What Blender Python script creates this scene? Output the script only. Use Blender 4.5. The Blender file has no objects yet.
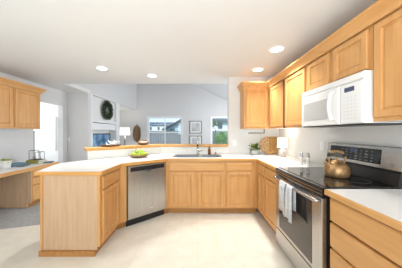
import bpy, bmesh, math, random
from mathutils import Vector, Matrix
random.seed(7)
S = bpy.context.scene
C = S.collection
R = math.radians
FL = 172.0            # focal length in pixels of the 402 x 268 frame
CH = 1.335            # camera height

# ---------------------------------------------------------------- camera, sky, big lights, exposure
cam = bpy.data.cameras.new('camera'); co = bpy.data.objects.new('camera', cam); C.objects.link(co)
co.location = (0, 0, CH); co.rotation_euler = (R(90), 0, 0)
cam.lens = FL/402*36; cam.sensor_width = 36; cam.shift_x = 3.5/402; cam.shift_y = -1.5/402
cam.clip_start = .02; cam.clip_end = 200
S.camera = co
S.view_settings.view_transform = 'Standard'; S.view_settings.look = 'None'
S.view_settings.gamma = 1; S.view_settings.use_curve_mapping = False
S.view_settings.exposure = -0.17
w = bpy.data.worlds.new('sky'); S.world = w; w.use_nodes = True
nt = w.node_tree; nt.nodes.clear()
tc = nt.nodes.new('ShaderNodeTexCoord'); sp = nt.nodes.new('ShaderNodeSeparateXYZ'); rp = nt.nodes.new('ShaderNodeValToRGB')
bg = nt.nodes.new('ShaderNodeBackground'); ow = nt.nodes.new('ShaderNodeOutputWorld')
rp.color_ramp.elements[0].position = 0.0; rp.color_ramp.elements[0].color = (.66, .84, .92, 1)
rp.color_ramp.elements[1].position = .30; rp.color_ramp.elements[1].color = (.16, .42, .78, 1)
nt.links.new(tc.outputs['Generated'], sp.inputs[0]); nt.links.new(sp.outputs['Z'], rp.inputs[0])
nt.links.new(rp.outputs[0], bg.inputs[0]); nt.links.new(bg.outputs[0], ow.inputs[0]); bg.inputs[1].default_value = 1.9

def area(name, loc, rot, sx, sy, power, col=(1, 1, 1), shape='RECTANGLE', spread=180):
    l = bpy.data.lights.new(name, 'AREA'); l.shape = shape; l.size = sx
    if shape == 'RECTANGLE': l.size_y = sy
    l.energy = power; l.color = col; l.spread = R(spread)
    o = bpy.data.objects.new(name, l); C.objects.link(o); o.location = loc; o.rotation_euler = rot
    return o
sun = bpy.data.lights.new('sun', 'SUN'); sun.energy = 5.0; sun.angle = R(3); sun.color = (1, .96, .9)
so = bpy.data.objects.new('sun', sun); C.objects.link(so); so.rotation_euler = (R(36), R(8), R(-10))
# added fill lamps at unseen windows (behind the camera, living room, nook)
area('fill_rear', (-.4, -2.45, 1.6), (R(94), 0, 0), 3.6, 1.6, 78, (.95, .975, 1))
area('fill_living', (3.05, 6.0, 1.6), (0, R(90), 0), 1.8, 3.4, 180, (.98, .985, 1))
area('fill_ceiling', (-.5, -.9, .9), (R(172), 0, 0), 2.2, 1.6, 80, (.96, .98, 1))  # added fill lamp, aimed up to brighten the ceiling
area('fill_nook', (-6.35, 4.0, 1.5), (0, R(-90), 0), 1.8, 1.6, 75, (1, 1, 1))

# ---------------------------------------------------------------- materials
def mat(name, col, rough=.5, metal=0, spec=.5, emit=None, es=0, noise=None, bump=None, stretch=None, coat=0):
    m = bpy.data.materials.new(name); m.use_nodes = True; t = m.node_tree; b = t.nodes['Principled BSDF']
    b.inputs['Base Color'].default_value = (*col, 1); b.inputs['Roughness'].default_value = rough
    b.inputs['Metallic'].default_value = metal; b.inputs['Specular IOR Level'].default_value = spec
    b.inputs['Coat Weight'].default_value = coat
    if emit: b.inputs['Emission Color'].default_value = (*emit, 1); b.inputs['Emission Strength'].default_value = es
    if noise or bump:
        c = t.nodes.new('ShaderNodeTexCoord'); mp = t.nodes.new('ShaderNodeMapping'); n = t.nodes.new('ShaderNodeTexNoise')
        mp.inputs['Scale'].default_value = stretch or (1, 1, 1)
        oi = t.nodes.new('ShaderNodeObjectInfo'); ad = t.nodes.new('ShaderNodeVectorMath'); ad.operation = 'ADD'
        ml = t.nodes.new('ShaderNodeMath'); ml.operation = 'MULTIPLY'; ml.inputs[1].default_value = 13
        t.links.new(oi.outputs['Random'], ml.inputs[0]); t.links.new(mp.outputs[0], ad.inputs[0]); t.links.new(ml.outputs[0], ad.inputs[1])
        t.links.new(c.outputs['Object'], mp.inputs[0]); t.links.new(ad.outputs[0], n.inputs['Vector'])
        n.inputs['Detail'].default_value = 4
        if noise:
            col2, sc = noise; n.inputs['Scale'].default_value = sc
            r = t.nodes.new('ShaderNodeValToRGB'); r.color_ramp.elements[0].position = .3; r.color_ramp.elements[1].position = .72
            r.color_ramp.elements[0].color = (*col2, 1); r.color_ramp.elements[1].color = (*col, 1)
            t.links.new(n.outputs['Fac'], r.inputs[0]); t.links.new(r.outputs[0], b.inputs['Base Color'])
        if bump:
            bs, sc = bump; n2 = n
            if not noise: n.inputs['Scale'].default_value = sc
            bp = t.nodes.new('ShaderNodeBump'); bp.inputs['Strength'].default_value = bs; bp.inputs['Distance'].default_value = .004
            t.links.new(n2.outputs['Fac'], bp.inputs['Height']); t.links.new(bp.outputs[0], b.inputs['Normal'])
    return m
def wood(name, c1, c2, axis='z', rough=.38):
    st = {'z': (1, 1, .09), 'x': (.09, 1, 1), 'y': (1, .09, 1)}[axis]
    return mat(name, c1, rough, noise=(c2, 26), stretch=st)
OAK1, OAK2 = (.68, .375, .145), (.58, .295, .095)
M = {}
M['oak'] = wood('honey oak upright grain', OAK1, OAK2)
M['oakh'] = wood('honey oak level grain', OAK1, OAK2, 'x')
M['oaky'] = wood('honey oak lengthwise grain', OAK1, OAK2, 'y')
M['veneer'] = wood('pale oak veneer', (.62, .43, .27), (.53, .345, .20), 'z', .45)
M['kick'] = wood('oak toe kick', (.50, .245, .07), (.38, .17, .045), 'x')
M['edge'] = wood('oak edge strip', (.70, .38, .12), (.58, .29, .075), 'x')
M['gapshade'] = mat('painted gap shade', (.10, .035, .012), .7)  # shade of the cabinet gap, put in as colour
M['white'] = mat('white paint', (.80, .80, .79), .6)
M['trimw'] = mat('white trim', (.86, .87, .88), .4)
M['wall'] = mat('light grey wall paint', (.68, .68, .685), .75, bump=(.15, 90))
M['wallk'] = mat('warm white kitchen wall', (.74, .73, .705), .6, bump=(.15, 90))
M['wallpony'] = mat('off white half wall paint', (.78, .79, .76), .6, bump=(.1, 90))
M['ceil'] = mat('ceiling paint', (.80, .80, .785), .8, bump=(.3, 60))
M['wallh'] = mat('nook wall paint', (.78, .79, .79), .7)
M['lam'] = mat('white laminate', (.83, .83, .825), .3, noise=((.79, .80, .79), 60))
M['steel'] = mat('brushed steel', (.54, .535, .52), .27, .95, noise=((.47, .465, .45), 40), stretch=(1, 1, .03))
M['steels'] = mat('satin sink steel', (.24, .25, .26), .38, 1)
M['chrome'] = mat('brushed nickel', (.45, .45, .445), .22, 1)
M['black'] = mat('black plastic', (.012, .012, .013), .35)
M['bglass'] = mat('black ceramic glass', (.012, .011, .010), .06, spec=.6)
M['ovenglass'] = mat('dark oven window glass', (.035, .03, .026), .07, spec=.7)
M['mwhite'] = mat('glossy white enamel', (.84, .84, .83), .25)
M['mwin'] = mat('grey perforated window', (.52, .52, .51), .3)
M['button'] = mat('pale grey key', (.70, .70, .70), .5)
M['dimkey'] = mat('dim grey key legend', (.22, .22, .22), .5)
M['navy'] = mat('blue display', (.06, .08, .16), .3)
M['copper'] = mat('hammered copper', (.62, .40, .19), .42, .7, noise=((.26, .14, .06), 16), bump=(.4, 30))
M['green'] = mat('apple skin', (.50, .64, .07), .35, noise=((.34, .54, .04), 12))
M['stem'] = mat('brown stem', (.10, .06, .02), .7)
M['wick'] = mat('wicker', (.62, .36, .13), .7, noise=((.36, .18, .05), 60))
M['wickd'] = mat('dark wicker', (.42, .28, .15), .8, noise=((.12, .06, .03), 30))
M['bowl'] = mat('pale wood bowl', (.46, .31, .16), .6, noise=((.25, .15, .07), 40))
M['leaf'] = mat('green leaf', (.12, .25, .05), .5, noise=((.05, .12, .02), 14))
M['leafy'] = mat('yellow green leaf', (.50, .56, .05), .5, noise=((.3, .4, .04), 14))
M['leafb'] = mat('bright tree leaf', (.22, .50, .08), .5, noise=((.08, .24, .05), 3))
M['leafd'] = mat('dark wreath leaf', (.035, .065, .02), .7, noise=((.012, .022, .008), 12))
M['bark'] = mat('bark', (.16, .10, .06), .9)
M['pot'] = mat('grey stoneware', (.45, .46, .44), .6, noise=((.33, .34, .33), 20))
M['ceram'] = mat('blush ceramic', (.72, .62, .56), .45)
M['shade'] = mat('lit linen shade', (.9, .88, .84), .8, emit=(1, .93, .82), es=1.3)
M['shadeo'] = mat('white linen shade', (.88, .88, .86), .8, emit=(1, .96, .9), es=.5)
M['amber'] = mat('amber glass', (.28, .085, .02), .15)
M['cloth'] = mat('grey tea towel', (.70, .71, .72), .9, noise=((.50, .51, .53), 110))
M['frosted'] = mat('frosted grinder body', (.56, .54, .50), .3)
M['lens'] = mat('lit lamp lens', (1, 1, 1), .5, emit=(1, .97, .92), es=9)
M['blackwire'] = mat('black wire', (.02, .02, .02), .5)
M['olive'] = mat('olive book cloth', (.30, .27, .07), .7)
M['slate'] = mat('dark grey cover', (.12, .13, .15), .6)
M['teal'] = mat('teal blue cloth', (.08, .19, .27), .8, noise=((.16, .33, .42), 25))
M['paper'] = mat('paper', (.82, .81, .78), .8)
M['art'] = mat('pale grey drawing', (.62, .63, .64), .7, noise=((.40, .41, .43), 5))
M['coral'] = mat('white coral', (.82, .80, .77), .7)
M['drift'] = mat('dark driftwood', (.20, .12, .08), .8, noise=((.10, .05, .03), 15))
M['fence'] = mat('grey fence board', (.26, .265, .28), .8, noise=((.19, .195, .21), 8), stretch=(3, 3, .3))
M['hwall'] = mat('white house siding', (.80, .81, .82), .8)
M['hwallb'] = mat('pale blue house siding', (.42, .58, .62), .8)
M['roof'] = mat('slate roof', (.10, .13, .15), .8)
M['hglass'] = mat('house window pane', (.06, .10, .13), .2)
M['grass'] = mat('lawn', (.10, .20, .05), .9, noise=((.05, .12, .03), 3))
M['outlet'] = mat('white wall plate', (.86, .86, .85), .4)

m = bpy.data.materials.new('window glass'); m.use_nodes = True; t = m.node_tree; t.nodes.clear()
tr = t.nodes.new('ShaderNodeBsdfTransparent'); gl = t.nodes.new('ShaderNodeBsdfGlossy'); mx = t.nodes.new('ShaderNodeMixShader'); oo = t.nodes.new('ShaderNodeOutputMaterial')
gl.inputs['Roughness'].default_value = .02; mx.inputs[0].default_value = .06
t.links.new(tr.outputs[0], mx.inputs[1]); t.links.new(gl.outputs[0], mx.inputs[2]); t.links.new(mx.outputs[0], oo.inputs[0]); M['glass'] = m

# vinyl floor: cream sheet with a faint square pattern and small flecks
m = mat('cream sheet vinyl', (.80, .75, .64), .32); t = m.node_tree; b = t.nodes['Principled BSDF']
c = t.nodes.new('ShaderNodeTexCoord'); br = t.nodes.new('ShaderNodeTexBrick'); br.offset = 0
br.inputs['Color1'].default_value = (.75, .705, .61, 1); br.inputs['Color2'].default_value = (.735, .69, .60, 1); br.inputs['Mortar'].default_value = (.71, .665, .575, 1)
br.inputs['Scale'].default_value = 1; br.inputs['Brick Width'].default_value = .23; br.inputs['Row Height'].default_value = .23; br.inputs['Mortar Size'].default_value = .006
n = t.nodes.new('ShaderNodeTexNoise'); n.inputs['Scale'].default_value = 7; n.inputs['Detail'].default_value = 6
mx = t.nodes.new('ShaderNodeMix'); mx.data_type = 'RGBA'; mx.blend_type = 'SOFT_LIGHT'; mx.inputs[0].default_value = .45
t.links.new(c.outputs['Object'], br.inputs['Vector']); t.links.new(c.outputs['Object'], n.inputs['Vector'])
t.links.new(br.outputs[0], mx.inputs[6]); t.links.new(n.outputs['Fac'], mx.inputs[7]); t.links.new(mx.outputs[2], b.inputs['Base Color']); M['vinyl'] = m
M['carpet'] = mat('grey carpet', (.40, .39, .38), 1, noise=((.28, .275, .27), 40), bump=(.8, 60))

# television screen: blue window reflection painted as a glow
m = mat('painted blue screen reflection', (.02, .03, .05), .12); t = m.node_tree; b = t.nodes['Principled BSDF']
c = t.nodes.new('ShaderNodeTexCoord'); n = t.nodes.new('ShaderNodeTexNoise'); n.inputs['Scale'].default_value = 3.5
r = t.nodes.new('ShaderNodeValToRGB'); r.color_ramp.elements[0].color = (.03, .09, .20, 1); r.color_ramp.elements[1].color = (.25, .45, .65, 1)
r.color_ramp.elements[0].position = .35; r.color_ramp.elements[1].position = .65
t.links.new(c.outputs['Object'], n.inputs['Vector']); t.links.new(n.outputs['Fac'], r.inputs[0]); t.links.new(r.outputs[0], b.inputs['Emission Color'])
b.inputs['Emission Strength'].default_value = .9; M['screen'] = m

# ---------------------------------------------------------------- mesh helpers
def box(bm, x0, x1, y0, y1, z0, z1, mtx=None):
    vs = [bm.verts.new(Vector(p)) for p in ((x0,y0,z0),(x1,y0,z0),(x1,y1,z0),(x0,y1,z0),(x0,y0,z1),(x1,y0,z1),(x1,y1,z1),(x0,y1,z1))]
    for f in ((0,3,2,1),(4,5,6,7),(0,1,5,4),(1,2,6,5),(2,3,7,6),(3,0,4,7)): bm.faces.new([vs[i] for i in f])
    if mtx: bmesh.ops.transform(bm, matrix=mtx, verts=vs)
    return vs
def BX(*a):
    bm = bmesh.new(); box(bm, *a); return bm
def rings(bm, loops, closed=True, cap=True, smooth=False):
    L = [[bm.verts.new(Vector(p)) for p in l] for l in loops]; n = len(L[0])
    for a, b_ in zip(L, L[1:]):
        for i in range(n if closed else n-1):
            f = bm.faces.new((a[i], a[(i+1) % n], b_[(i+1) % n], b_[i])); f.smooth = smooth
    if cap and closed: bm.faces.new(L[0][::-1]); bm.faces.new(L[-1])
    return L
def lathe(bm, prof, cx=0, cy=0, n=24, sx=1, sy=1, smooth=True):
    loops = [[(cx+r_*sx*math.cos(2*math.pi*i/n), cy+r_*sy*math.sin(2*math.pi*i/n), z) for i in range(n)] for r_, z in prof]
    rings(bm, loops, smooth=smooth)
def LA(prof, **k):
    bm = bmesh.new(); lathe(bm, prof, **k); return bm
def tube(bm, pts, r, n=8, flat=1):
    pts = [Vector(p) for p in pts]; loops = []
    rs = r if isinstance(r, (list, tuple)) else [r]*len(pts)
    up = Vector((0, 0, 1))
    t0 = (pts[1]-pts[0]).normalized()
    a = up.cross(t0) if abs(t0.z) < .9 else Vector((1, 0, 0)).cross(t0)
    a.normalize()
    for i, p in enumerate(pts):
        tg = (pts[min(i+1, len(pts)-1)]-pts[max(i-1, 0)]).normalized()
        a = (a-tg*a.dot(tg)).normalized(); b_ = tg.cross(a)
        loops.append([p+a*rs[i]*math.cos(2*math.pi*k/n)+b_*rs[i]*flat*math.sin(2*math.pi*k/n) for k in range(n)])
    rings(bm, loops, smooth=True)
def TU(pts, r, n=8, flat=1):
    bm = bmesh.new(); tube(bm, pts, r, n, flat); return bm
def prism(bm, poly, z0, z1, holes=()):
    for z, flip in ((z0, True), (z1, False)):
        es = []
        for lp in [poly, *holes]:
            vs = [bm.verts.new((p[0], p[1], z)) for p in lp]
            es += [bm.edges.new((vs[i], vs[(i+1) % len(vs)])) for i in range(len(vs))]
        bmesh.ops.triangle_fill(bm, use_beauty=True, use_dissolve=False, edges=es)
    for lp in [poly, *holes]:
        n = len(lp)
        for i in range(n):
            a, b_ = lp[i], lp[(i+1) % n]
            bm.faces.new([bm.verts.new(Vector(p)) for p in ((*a, z0), (*b_, z0), (*b_, z1), (*a, z1))])
    bmesh.ops.remove_doubles(bm, verts=bm.verts, dist=1e-5); bmesh.ops.recalc_face_normals(bm, faces=bm.faces)
def PR(*a, **k):
    bm = bmesh.new(); prism(bm, *a, **k); return bm
def panel(bm, x0, x1, z0, z1, y, steps):
    """nested rectangles facing -y: steps = (inset, how far out)"""
    rings(bm, [[(x0+i, y-d, z0+i), (x1-i, y-d, z0+i), (x1-i, y-d, z1-i), (x0+i, y-d, z1-i)] for i, d in steps])
DOOR = ((0, 0), (0, .016), (.004, .02), (.048, .02), (.051, .008), (.056, .0055), (.068, .011))
SLAB = ((0, 0), (0, .014), (.008, .02))
THICK = ((0, -.03), (0, -.006), (.004, .0), (.012, .006), (.016, .006))
def sweep(path, prof, side=1):
    """prof = (outwards, z); the outside is to the right of the path when side is 1"""
    P = [Vector(p) for p in path]; loops = []
    for i, p in enumerate(P):
        ns = []
        for a, b_ in ((i-1, i), (i, i+1)):
            if 0 <= a and b_ < len(P):
                d = (P[b_]-P[a]).normalized(); ns.append(Vector((d.y, -d.x))*side)
        nn = sum(ns, Vector((0, 0))).normalized(); k = 1/max(.3, nn.dot(ns[0]))
        loops.append([(p.x+nn.x*k*o, p.y+nn.y*k*o, z) for o, z in prof])
    bm = bmesh.new(); rings(bm, loops); return bm
def obj(name, bm, m_, parent=None, loc=None, bevel=0, label=None):
    bmesh.ops.recalc_face_normals(bm, faces=bm.faces)
    me = bpy.data.meshes.new(name); bm.to_mesh(me); bm.free(); me.materials.append(M[m_] if isinstance(m_, str) else m_)
    o = bpy.data.objects.new(name, me); C.objects.link(o)
    if loc: o.location = loc
    if parent: o.parent = parent
    if bevel:
        b_ = o.modifiers.new('bevel', 'BEVEL'); b_.width = bevel; b_.segments = 2; b_.limit_method = 'ANGLE'
    if label: o['label'] = label
    return o
def thing(name, label, cat, loc=(0, 0, 0), rz=0, group=None):
    o = bpy.data.objects.new(name, None); C.objects.link(o); o.location = loc; o.rotation_euler = (0, 0, rz)
    o['label'] = label; o['category'] = cat
    if group: o['group'] = group
    return o
def tag(o, label, cat, group=None):
    o['label'] = label; o['category'] = cat
    if group: o['group'] = group
    return o
def struct(name, bm, m_, loc=None, bevel=0):
    o = obj(name, bm, m_, loc=loc, bevel=bevel); o['kind'] = 'structure'; return o
def wall(name, axis, a0, a1, t0, t1, z0, z1, m_, holes=()):
    """wall along axis ('x' or 'y'), holes = (a0, a1, z0, z1)"""
    bm = bmesh.new()
    A = sorted({a0, a1, *[h[0] for h in holes], *[h[1] for h in holes]}); Z = sorted({z0, z1, *[h[2] for h in holes], *[h[3] for h in holes]})
    for p, q in zip(A, A[1:]):
        for r_, s in zip(Z, Z[1:]):
            mx_, mz = (p+q)/2, (r_+s)/2
            if any(h[0] < mx_ < h[1] and h[2] < mz < h[3] for h in holes): continue
            if axis == 'x': box(bm, p, q, t0, t1, r_, s)
            else: box(bm, t0, t1, p, q, r_, s)
    bmesh.ops.remove_doubles(bm, verts=bm.verts, dist=1e-5)
    seen = {}
    for f in list(bm.faces):
        k = tuple(sorted(v.index for v in f.verts)) if False else tuple(sorted(tuple(round(c_, 4) for c_ in v.co) for v in f.verts))
        seen.setdefault(k, []).append(f)
    bmesh.ops.delete(bm, geom=[f for l in seen.values() if len(l) > 1 for f in l], context='FACES_ONLY')
    return struct(name, bm, m_)

# ---------------------------------------------------------------- the setting
PW0, PW1, PW2 = (-1.69, 2.65), (-.745, 3.415), (.615, 3.415)       # kitchen face of the half wall
struct('floor', PR([(-3.6, -2.6), (1.62, -2.6), (1.62, 3.415), (-.745, 3.415), (-1.69, 2.65), (-3.6, 2.13)], -.05, 0), 'vinyl')
struct('floor_carpet', PR([(-3.6, 2.13), (-1.69, 2.65), (-.745, 3.415), (3.2, 3.415), (3.2, 8.6), (-3.93, 8.6), (-3.93, 5.1), (-6.5, 5.1), (-6.5, 2.9), (-3.6, 2.9)], -.05, 0), 'carpet')
struct('ceiling', PR([(-3.72, -2.6), (1.74, -2.6), (1.74, 3.41), (3.2, 3.41), (3.2, 3.9), (-3.03, 3.9), (-3.03, 4.88), (-3.72, 4.88)], 2.44, 2.54), 'ceil')
bm = bmesh.new(); zc = lambda x: 3.77-.48*(x+.27)
rings(bm, [[(-3.03, y, zc(-3.03)), (3.2, y, zc(3.2)), (3.2, y, zc(3.2)+.12), (-3.03, y, zc(-3.03)+.12)] for y in (3.9, 8.6)])
struct('ceiling_vault', bm, 'trimw')
bm = bmesh.new(); rings(bm, [[(-3.03, y, 2.54), (3.2, y, 2.54), (3.2, y, 2.56), (-3.03, y, zc(-3.03))] for y in (3.78, 3.9)])
struct('wall_fascia', bm, 'wall')
struct('ceiling_nook', BX(-6.5, -3.72, 2.9, 5.05, 2.44, 2.54), 'ceil')
wall('wall_right', 'y', -2.6, 3.53, 1.62, 1.74, 0, 2.44, 'wallk')
wall('wall_back', 'x', .615, 1.62, 3.415, 3.53, 0, 2.44, 'wallk')
struct('wall_divider', BX(1.74, 3.2, 3.41, 3.53, 0, 2.44), 'wall')
wall('wall_rear', 'x', -3.72, 1.74, -2.72, -2.6, 0, 2.44, 'wallk', [(-2.2, 1.2, .3, 2.2)])
wall('wall_left', 'y', -2.6, 4.76, -3.72, -3.6, 0, 2.44, 'wall', [(3.77, 4.59, 0, 2.06)])
struct('wall_corner', BX(-3.72, -3.03, 4.76, 4.88, 0, 2.44), 'wall')
wall('wall_nook_back', 'x', -6.5, -3.4, 4.95, 5.05, 0, 2.44, 'wallh', [(-4.08, -3.45, .80, 1.78)])
struct('wall_nook_front', BX(-6.5, -3.72, 2.8, 2.9, 0, 2.44), 'wallh')
wall('wall_nook_left', 'y', 2.9, 4.95, -6.6, -6.5, 0, 2.44, 'wallh', [(3.2, 4.8, .6, 2.2)])
# living room: left wall with the decorated recesses, alcove behind it, back and right walls
struct('wall_living_left', BX(-3.42, -3.32, 4.88, 6.7, 0, 2.44), 'white')
struct('wall_recess_back', BX(-3.319, -3.10, 4.985, 6.415, 1.725, 2.425), 'white')
wall('wall_recess_front', 'y', 4.88, 6.7, -3.32, -3.03, 0, 2.44, 'white', [(4.98, 6.42, 1.72, 2.43), (4.98, 6.42, .55, 1.64)])
bm = bmesh.new(); box(bm, -3.15, -3.03, 3.9, 4.88, 2.54, 5.2); box(bm, -3.15, -3.03, 4.88, 8.6, 2.44, 5.2)
struct('wall_living_upper', bm, 'wall')
struct('ceiling_alcove', BX(-4.03, -3.15, 6.7, 8.6, 2.44, 2.54), 'white')
struct('wall_alcove_left', BX(-4.03, -3.93, 6.6, 8.6, 0, 2.44), 'white')
struct('wall_alcove_near', BX(-3.93, -3.42, 6.6, 6.7, 0, 2.44), 'white')
W1 = (-2.47, -.80, .70, 2.09); W2 = (.70, 1.75, .70, 2.09)
wall('wall_living_back', 'x', -4.03, 3.3, 8.6, 8.72, 0, 5.2, 'wall', [W1, W2])
wall('wall_living_right', 'y', 3.53, 8.6, 3.2, 3.3, 0, 2.6, 'wall', [(4.3, 7.7, .6, 2.2)])
# half wall between kitchen and living room
def offs(path, d):
    P = [Vector(p) for p in path]; out = []
    for i, p in enumerate(P):
        ns = []
        for a, b_ in ((i-1, i), (i, i+1)):
            if 0 <= a and b_ < len(P):
                q = (P[b_]-P[a]).normalized(); ns.append(Vector((q.y, -q.x)))
        nn = sum(ns, Vector((0, 0))).normalized(); out.append(tuple(p+nn*d/max(.3, nn.dot(ns[0]))))
    return out
path = [PW0, PW1, PW2]
struct('wall_half_height', PR(path+offs(path, -.12)[::-1], 0, 1.05), 'wallpony')
o = obj('bar_ledge', PR(offs([(-1.712, 2.632), PW1, (.612, 3.415)], .03)+offs([(-1.712, 2.632), PW1, (.612, 3.415)], -.20)[::-1], 1.05, 1.095), 'edge', bevel=.006)
tag(o, 'angled oak bar ledge capping the half wall behind the sink', 'ledge')

def window(name, x0, x1, z0, z1, y, rail=None, mull=None, axis='x', casing=.05):
    """frame around an opening; glass and sash bars are children"""
    bm = bmesh.new(); f = .045
    for a in ((x0, x0+f, z0, z1), (x1-f, x1, z0, z1), (x0+f, x1-f, z0, z0+f), (x0+f, x1-f, z1-f, z1)): box(bm, a[0], a[1], y+.02, y+.10, a[2], a[3])
    if mull: box(bm, mull-.028, mull+.028, y+.03, y+.09, z0+f, z1-f)
    T = Matrix.Identity(4) if axis == 'x' else Matrix(((0, 1, 0, 0), (1, 0, 0, 0), (0, 0, 1, 0), (0, 0, 0, 1)))
    def fin(b_, mm, nm, par=None):
        bmesh.ops.transform(b_, matrix=T, verts=b_.verts); q = obj(nm, b_, mm, par); return q
    root = fin(bm, 'trimw', name); root['kind'] = 'structure'
    if rail:
        bm = bmesh.new(); segs = [(x0+f, mull-.028), (mull+.028, x1-f)] if mull else [(x0+f, x1-f)]
        for a, b_ in segs: box(bm, a, b_, y+.035, y+.085, rail-.02, rail+.02)
        fin(bm, 'trimw', 'meeting_rail', root)
    bm = BX(x0+f, x1-f, y+.058, y+.062, z0+f, z1-f); fin(bm, 'glass', 'pane', root)
    if casing:
        bm = bmesh.new(); c_ = casing
        for a in ((x0-c_, x0, z0-c_, z1+c_), (x1, x1+c_, z0-c_, z1+c_), (x0, x1, z0-c_, z0), (x0, x1, z1, z1+c_)): box(bm, a[0], a[1], y-.012, y, a[2], a[3])
        fin(bm, 'trimw', 'casing', root)
    return root
window('window_1', *W1, 8.6, rail=1.33, mull=-1.63)
window('window_2', *W2, 8.6, rail=1.50)
window('window_3', -4.08, -3.45, .80, 1.78, 4.95, rail=1.3, casing=.04)
window('added_window_rear', -2.2, 1.2, .3, 2.2, -2.72, mull=-.5)  # unseen window, added as an opening for the rear fill light
window('window_5', 4.3, 7.7, .6, 2.2, 3.2, mull=6.0, axis='y')
window('added_window_nook', 3.2, 4.8, .6, 2.2, -6.6, mull=4.0, axis='y', casing=0)  # unseen window, added to light the nook
struct('baseboard_left', BX(-3.6, -3.585, -2.6, 1.7, 0, .09), 'trimw')
struct('baseboard_corner', BX(-3.59, -3.03, 4.745, 4.76, 0, .09), 'trimw')
struct('baseboard_living', BX(-3.0, 3.1, 8.585, 8.6, 0, .09), 'trimw')

# ---------------------------------------------------------------- base cabinets
def cabinet(name, label, loc, rz, w_, depth, fronts, body=None, z0=.10, z1=.875, kick=True, top=None, back=0):
    """local frame: x across the face, face at y=0 looking to -y. fronts = (kind, x0, x1, z0, z1)"""
    r_ = thing(name, label, 'cabinet', loc, rz)
    obj('body', BX(0, w_, back, depth, z0, top or z1), body or 'oak', r_)
    if top: obj('face_rail', BX(0, w_, 0, .02, top+.0005, z1), 'oakh', r_)
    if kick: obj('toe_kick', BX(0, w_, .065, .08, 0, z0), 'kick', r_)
    for k, a, b_, c_, d in fronts:
        bm = bmesh.new()
        if k == 'door': panel(bm, a, b_, c_, d, -.0005, DOOR); obj('door', bm, 'oak', r_)
        else: panel(bm, a, b_, c_, d, -.0005, THICK if back else SLAB); obj('drawer_front', bm, 'oakh', r_)
    return r_
DZ = (.715, .845); DR = (.125, .695)
cabinet('sink_cabinet', 'oak sink base cabinet with two panel doors under one long false front', (-.475, 2.80, 0), 0, .925, .60,
        [('false', .025, .905, *DZ), ('door', .025, .425, *DR), ('door', .478, .905, *DR)], top=.70)
cabinet('base_cabinet', 'oak base cabinet with one drawer and door right of the sink cabinet', (.452, 2.80, 0), 0, .517, .60,
        [('drawer', .022, .435, *DZ), ('door', .022, .435, *DR)])
cabinet('base_cabinet', 'oak corner base cabinet with a narrow drawer and door between sink run and range', (.971, 3.40, 0), R(-90), .935, .64,
        [('drawer', .71, .915, *DZ), ('door', .71, .915, *DR)])
cabinet('base_cabinet', 'oak base cabinet with drawer over door touching the far side of the range', (.971, 2.463, 0), R(-90), .40, .64,
        [('drawer', .02, .385, *DZ), ('door', .02, .385, *DR)])
cabinet('drawer_cabinet', 'oak four drawer base cabinet at the near side of the range', (.971, 1.275, 0), R(-90), .66, .64,
        [('drawer', .012, .645, .692, .856), ('drawer', .012, .645, .502, .676), ('drawer', .012, .645, .312, .486), ('drawer', .012, .645, .122, .296)], back=.031)
cabinet('drawer_cabinet', 'oak drawer base cabinet nearest the camera on the right', (.971, .612, 0), R(-90), .66, .64,
        [('drawer', .015, .645, .692, .856), ('drawer', .015, .645, .502, .676), ('drawer', .015, .645, .312, .486), ('drawer', .015, .645, .122, .296)], back=.031)
pc = cabinet('peninsula_cabinet', 'oak cabinet at the open end of the peninsula with a pale veneer side panel', (-1.055, 1.87, 0), R(90), .465, .645,
        [('drawer', .03, .42, *DZ), ('door', .03, .42, *DR)], kick=False)
obj('end_panel', BX(-.004, -.0005, .03, .62, .06, .875), 'veneer', pc, label='pale oak veneer end panel')
obj('corner_stile', BX(-.012, -.0005, 0, .03, .10, .875), 'oak', pc); obj('corner_stile', BX(-.012, -.0005, .62, .645, .06, .875), 'oak', pc)
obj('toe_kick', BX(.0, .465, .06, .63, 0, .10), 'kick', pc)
bm = bmesh.new(); box(bm, -.022, -.0005, .05, .655, 0, .055); obj('base_shoe', bm, 'kick', pc)
A = Vector((-1.055, 2.337)); D = Vector((.777, .629)).normalized(); N = Vector((-.629, .777)).normalized()
B = A+D*.088; E = A+D*.697
t1 = thing('filler_cabinet', 'narrow oak filler post between peninsula door and dishwasher', 'cabinet', (0, 0, 0))
obj('body', PR([tuple(A), tuple(B), tuple(B+N*.60), (-1.66, 2.60), (-1.70, 2.337)], .10, .875), 'oak', t1)
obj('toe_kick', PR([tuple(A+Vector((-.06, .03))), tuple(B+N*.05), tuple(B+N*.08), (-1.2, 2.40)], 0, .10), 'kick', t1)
t1 = thing('filler_cabinet', 'narrow oak filler post between dishwasher and sink cabinet', 'cabinet', (0, 0, 0))
obj('body', PR([tuple(E), (-.478, 2.80), (-.478, 3.39), (-.76, 3.36), tuple(E+N*.60)], .10, .875), 'oak', t1)
obj('toe_kick', PR([tuple(E+N*.05), (-.478, 2.865), (-.478, 2.88), tuple(E+N*.08)], 0, .10), 'kick', t1)

# ---------------------------------------------------------------- countertops
ZT, ZB = .914, .876
front = [(-1.865, 2.38), (-1.865, 2.24), (-1.735, 1.857), (-1.042, 1.857), (-1.042, 2.325), (-.475, 2.787), (.958, 2.787), (.958, 2.058)]
back = [(1.615, 2.058), (1.615, 3.41), (-.735, 3.41), (-1.68, 2.645)]
SX0, SX1, SY0, SY1 = -.42, .42, 2.90, 3.31
ct = thing('countertop', 'long white laminate countertop with oak edge running from peninsula to range', 'countertop')
obj('slab', PR(front+back, ZB, ZT, holes=[[(SX0, SY0), (SX1, SY0), (SX1, SY1), (SX0, SY1)]]), 'lam', ct)
obj('edge_strip', sweep(front, [(0.0005, ZB-.002), (.012, ZB-.002), (.014, ZB+.004), (.014, ZT-.006), (.010, ZT-.0005), (.0005, ZT-.0005)], -1 if False else 1), 'edge', ct, label='oak front edge')
ct2 = thing('countertop', 'short white laminate countertop with oak edge in front of the range near the camera', 'countertop')
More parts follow.
